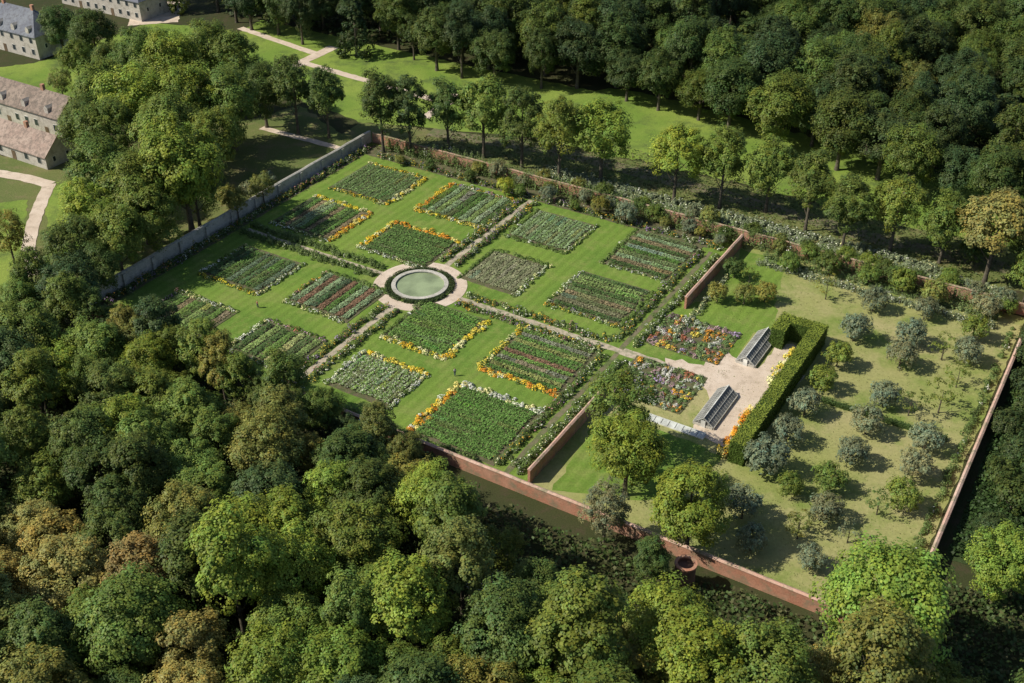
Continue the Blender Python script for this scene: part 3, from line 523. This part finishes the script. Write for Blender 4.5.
rows=[[(768,456,7),(788,430,5.4),(806,402,5.4),(823,378,5.2),(839,354,5.4),(856,327,6),(875,299,5.4)],
 [(744,503,6),(790,484,4.2),(830,478,5.2),(853,451,5.4),(868,420,5.6),(885,394,5.2),(902,354,5.8),(912,332,5.8),(926,308,5)],
 [(800,520,3.4),(826,508,5.2),(903,494,5.6),(915,464,5.6),(927,438,5.4),(968,350,5.4),(976,328,5.4),(986,306,5.4),(1003,298,5)],
 [(752,538,4.8),(812,558,4.4),(850,530,3.6)]]
rn=['the orchard row beside the hedge','the middle orchard row','the right orchard row','the near orchard corner']
for R_,n_ in zip(rows,rn):
    for i,(px,py,d) in enumerate(R_): tree(px,py,'orch' if d>3.7 else 'thin',d*1.1,'grey green' if random.random()<.85 else 'mid green',n_,'orchard_tree')
for px,py,d,k in [(943,394,6,'thin'),(912,400,5,'thin'),(945,345,5,'thin'),(960,372,5,'thin'),(800,524,4.5,'thin'),(880,500,4.5,'thin'),(735,268,5,'orch'),(718,292,5,'orch'),(745,294,5,'orch'),(766,292,5,'orch'),(790,262,5,'orch'),(830,262,6,'orch'),(828,285,5,'thin'),(905,280,6,'orch'),(935,292,6,'orch'),(870,275,5,'orch'),(975,250,7,'orch'),(750,275,4,'thin')]:
    tree(px,py,k,d,random.choice(['olive green','mid green','dark green']),'the upper orchard','orchard_tree')
for px,py,d in [(548,193,4.5),(575,205,3),(600,205,5),(626,212,6),(665,222,3),(700,232,3),(400,160,3),(430,165,3),(470,176,3.4),(250,190,5),(228,196,6),(268,180,5),(690,226,4),(640,205,4),(720,240,3),(520,190,3.5),(585,196,4),(655,212,4.5),(780,246,4),(810,252,4.5),(850,258,4),(885,268,4.5),(950,276,4.5)]:
    tree(px,py,'orch',d,random.choice(['olive green','mid green','dark green','grey green']),'the far garden border','orchard_tree')
u=-18.0
while u<106:
    x,y=W(u,random.choice([50.6,54.0])); tree_w(x,y,'orch',random.uniform(3.2,5.4),random.choice(['olive green','mid green','dark green','grey green']),'the shrub line along far wall','shrub',cat='shrub',hk=random.uniform(.8,1.1)); u+=random.uniform(3,7)
u=-56.0
while u<34:
    sm=.75 if u>16 else 1
    x,y=W(u,random.uniform(-50.8,-48.2)); d=random.uniform(6.0,8.4)*sm
    tree_w(x,y,random.choice(['broad','broad','tall']),d,random.choice(['dark green','mid green','mid green','olive green','bluish green']),'the edge behind the near wall','broadleaf_tree'); u+=random.uniform(3.2,4.8)
zones=[(40,545,65,'golden olive'),(105,610,70,'golden olive'),(20,520,35,'golden olive'),(150,565,35,'orange brown'),(392,560,40,'golden olive'),(420,590,40,'olive green'),(230,650,60,'golden olive'),(655,615,50,'olive green'),(745,655,45,'orange brown'),(700,615,45,'golden olive'),(800,660,55,'golden olive'),(10,640,60,'olive green'),
 (260,548,50,'bright green'),(485,660,55,'bright green'),(300,650,50,'bright green'),(430,530,40,'mid green'),(180,420,55,'mid green'),(60,360,50,'mid green'),(950,600,50,'olive green'),(330,460,60,'dark green'),(520,600,60,'dark green'),(100,440,60,'dark green'),(1010,600,60,'yellow green'),(60,450,50,'mid green'),(330,600,50,'mid green')]
def zonecol(px,py,base):
    best=None;bd=1
    for a,b,r,c in zones:
        q=math.hypot(px-a,py-b)/r
        if q<bd: bd=q;best=c
    if best and random.random()<.7: return best
    return random.choices(base[0],base[1])[0]
tree(888,600,'broad',16,'bright green','the right near wood','broadleaf_tree'); tree(1005,560,'broad',10,'bright green','the right near wood','broadleaf_tree')
FG=[(-50,310),(60,318),(140,340),(220,385),(320,418),(400,452),(450,490),(560,556),(640,602),(720,642),(830,642),(850,612),(930,604),(1000,600),(1080,560),(1080,750),(-50,750)]
for x,y in scatter(FG,11.0,6.6,14000,.75,[(490,575,22),(683,580,26)],lambda x,y: toUV(x,y)[1]<-51 or toUV(x,y)[0]<-56):
    px,py=PX(x,y,11.0); edge=min(math.hypot(px-a,py-b) for a,b in FG[:14])<28
    k=random.choices(['broad','tall','airy'],[.66,.2,.14])[0]; d=random.uniform(8.2,13.5)*(.76 if edge else 1)*(1 if k=='broad' else .85)
    reg='the left near wood' if px<330 else ('the middle near wood' if px<640 else 'the right near wood')
    tree_w(x,y,k,d,zonecol(px,py,(['dark green','mid green','bluish green','olive green','bright green'],[.26,.38,.08,.15,.13])),reg,'broadleaf_tree',hk=random.uniform(.82,1.1))
BG=[(150,-30),(1080,-30),(1080,197),(1024,182),(900,151),(800,112),(700,79),(620,62),(560,51),(480,44),(380,26),(300,8),(230,-12)]
for x,y in scatter(BG,12,9.6,9000,.8):
    px,py=PX(x,y,12); k=random.choices(['broad','tall','cone'],[.74,.21,.05])[0]; d=random.uniform(11,17)*(1 if k=='broad' else .75)
    reg='the left far wood' if px<450 else ('the middle far wood' if px<760 else 'the right far wood')
    tree_w(x,y,k,d,random.choices(['dark green','bluish green','mid green','olive green'],[.48,.33,.15,.04])[0],reg,'broadleaf_tree' if k!='cone' else 'conifer_tree',hk=random.uniform(.85,1.15),dim=.78)  # bluish share puts the distance haze into the far crown colours
RS=[(1000,430),(1035,330),(1090,300),(1090,560),(965,575),(975,520)]
for x,y in scatter(RS,2,5,900,.6):
    tree_w(x,y,'orch',random.uniform(5,7.5),random.choice(['dark green','bluish green']),'the ivy outside orchard wall','shrub','low',cat='shrub',dim=.7)
for x,y in scatter([(940,225),(1080,240),(1080,300),(1000,285),(950,270)],5,6,300,.7):
    tree_w(x,y,'airy',random.uniform(6,9),random.choice(['mid green','olive green','dark green']),'the corner beyond the orchard','broadleaf_tree')
from collections import defaultdict
D=defaultdict(list)
ORD=['leftmost','second','third','fourth','fifth','sixth','seventh','eighth','ninth','tenth','eleventh','twelfth','thirteenth','fourteenth','fifteenth','sixteenth','seventeenth','eighteenth','nineteenth','twentieth']
for t in TREES: D[(t['reg'],t['col'],t['form'],t['cat'])].append(t)
for (reg,cn,fm,cat),L in D.items():
    nb=min(5,max(1,math.ceil(len(L)/9))); L.sort(key=lambda t:t['py']); bands=[L[i*len(L)//nb:(i+1)*len(L)//nb] for i in range(nb)]
    bw={1:[''],2:['upper ','lower '],3:['upper ','middle ','lower '],4:['topmost ','upper ','lower ','lowest '],5:['topmost ','upper ','middle ','lower ','lowest ']}[nb]
    for bi,bd in enumerate(bands):
        bd.sort(key=lambda t:t['px'])
        for i,t in enumerate(bd):
            od=ORD[min(i,19)]
            lab=f"{bw[bi]}{fm} {cn} {cat} in {reg}" if len(bd)==1 else f"{od} from left of {bw[bi]}{fm} {cn} {cat}s in {reg}"
            t['o']['label']=lab.replace('leftmost from left','leftmost').replace('in the edge','at the edge'); t['o']['group']=(cat+'s in '+reg)
# ---------------------------------------------------------------- ground cover stuff
def stuff(n,poly,z,cnt,ls,hmax,cols,label,cat):
    pts=[G(*p) for p in poly]; xs=[p[0] for p in pts]; ys=[p[1] for p in pts]; X=rng.uniform(min(xs),max(xs),cnt*3); Y=rng.uniform(min(ys),max(ys),cnt*3)
    k=np.array([inpoly(a,b,pts) for a,b in zip(X,Y)]); X,Y=X[k][:cnt],Y[k][:cnt]; m=len(X)
    f=.5+.5*np.sin(X*.5+np.sin(Y*.33)*2)*np.sin(Y*.47+1); Z=(.3+.7*rng.uniform(0,1,m))*hmax*(.15+f)+z
    P=np.stack([X,Y,Z],1); ci=rng.integers(0,len(cols),m); cc=np.array(cols)[ci]*rng.uniform(.6,1.3,(m,1))
    o=link(n,quadmesh(n,cards(P,sph(m)*.6+np.array([0,0,.7]),rng.uniform(.6,1.4,m)*ls),cc,M_leaf)); tag(o,label,cat,None,'stuff')
stuff('undergrowth',[(-60,335),(140,352),(330,430),(450,498),(560,534),(810,620),(1080,570),(1080,760),(-60,760)],0,60000,.6,3,[(.07,.115,.035),(.095,.145,.042),(.115,.12,.05)],'dark leafy undergrowth beneath the near wood','undergrowth')
stuff('undergrowth',[(230,18),(480,58),(620,76),(800,122),(1080,198),(1080,-10),(200,-10)],0,28000,1.2,3,[(.06,.095,.033),(.075,.11,.04)],'dark leafy undergrowth beneath the far wood','undergrowth')
stuff('ivy_cover',[(948,556),(1030,335),(1100,330),(1100,600)],0,14000,.5,1.5,[(.045,.085,.027),(.065,.12,.035)],'dark creeping cover right of the orchard wall','ground cover')
stuff('long_grass',[(595,500),(640,440),(760,250),(1010,290),(930,545),(820,600)],.03,7000,.2,.12,[(.27,.29,.1),(.33,.31,.15),(.2,.26,.07)],'tufts of dry long grass across the orchard','grass')
stuff('meadow_grass',[(335,140),(560,130),(900,220),(1080,270),(1080,300),(742,236)],.03,16000,.45,.4,[(.15,.20,.055),(.19,.19,.07),(.10,.145,.045)],'rough grass beyond the far garden wall','grass')
# ---------------------------------------------------------------- people
def person(px,py,label,shirt,rz):
    x,y=G(px,py); r=empty('person',x,y,.05,rz); tag(r,label,'person')
    def skin(n,V,E,R,mat):
        me=bpy.data.meshes.new(n); me.from_pydata(V,E,[]); o=link(n,me,r,mat); m=o.modifiers.new('s','SKIN'); m.use_smooth_shade=True
        for i,q in enumerate(R): me.skin_vertices[0].data[i].radius=(q,q)
        me.skin_vertices[0].data[0].use_root=True; o.modifiers.new('u','SUBSURF').levels=1
        o.modifiers['u'].render_levels=1
    V=[(0,0,.95),(0,0,1.2),(0,0,1.42),(0,0,1.52),(0,.02,1.66),(.19,0,1.38),(.24,.03,1.12),(.22,.12,.9),(-.19,0,1.38),(-.24,-.03,1.12),(-.22,.05,.88),(.1,0,.88),(.12,.12,.48),(.12,.02,.08),(.12,.14,.04),(-.1,0,.88),(-.12,-.08,.48),(-.12,-.2,.08),(-.12,-.08,.04)]
    E=[(0,1),(1,2),(2,3),(3,4),(2,5),(5,6),(6,7),(2,8),(8,9),(9,10),(0,11),(11,12),(12,13),(13,14),(0,15),(15,16),(16,17),(17,18)]
    skin('body',V,E,[.13,.13,.12,.055,.1,.055,.04,.03,.055,.04,.03,.08,.06,.045,.04,.08,.06,.045,.04],M_skin)
    skin('shirt',[V[i] for i in (0,1,2,5,6,8,9)],[(0,1),(1,2),(2,3),(3,4),(2,5),(5,6)],[.16,.16,.15,.075,.06,.075,.06],shirt)
    skin('trousers',[V[i] for i in (0,11,12,13,15,16,17)],[(0,1),(1,2),(2,3),(0,4),(4,5),(5,6)],[.155,.1,.08,.065,.1,.08,.065],M_trou)
    skin('hair',[(0,-.02,1.68),(0,-.03,1.74)],[(0,1)],[.11,.08],M_hair)
person(455,376,'person in pale shirt on the lawn below the pond',M_shirt,.4); person(258,308,'person in red shirt on the lawn left of the pond',M_shirt2,2)
# ---------------------------------------------------------------- light, world, camera
sd=Vector((-.98,-.10,0)).normalized(); el=math.radians(43)
sun=bpy.data.lights.new('sun','SUN'); sun.energy=5; sun.angle=math.radians(.5); sun.color=(1,.94,.78)
so=bpy.data.objects.new('sun',sun); C.objects.link(so); dirv=Vector((-sd.x*math.cos(el),-sd.y*math.cos(el),-math.sin(el))); so.rotation_euler=dirv.to_track_quat('-Z','Y').to_euler()
w=bpy.data.worlds.new('World'); bpy.context.scene.world=w; w.use_nodes=True; nt=w.node_tree
sk=nt.nodes.new('ShaderNodeTexSky'); sk.sky_type='NISHITA'; sk.sun_disc=False; sk.sun_elevation=el; sk.sun_rotation=math.atan2(sd.x,sd.y)
bg=nt.nodes['Background']; nt.links.new(sk.outputs[0],bg.inputs[0]); bg.inputs[1].default_value=.085
cam=bpy.data.cameras.new('camera'); co=bpy.data.objects.new('camera',cam); C.objects.link(co); co.location=(0,0,CH); co.rotation_euler=(math.radians(90-34),0,0)
cam.lens=F/1024*36; cam.sensor_width=36; cam.clip_end=6000; bpy.context.scene.camera=co
s=bpy.context.scene; s.view_settings.view_transform='Standard'; s.view_settings.look='None'; s.view_settings.exposure=0
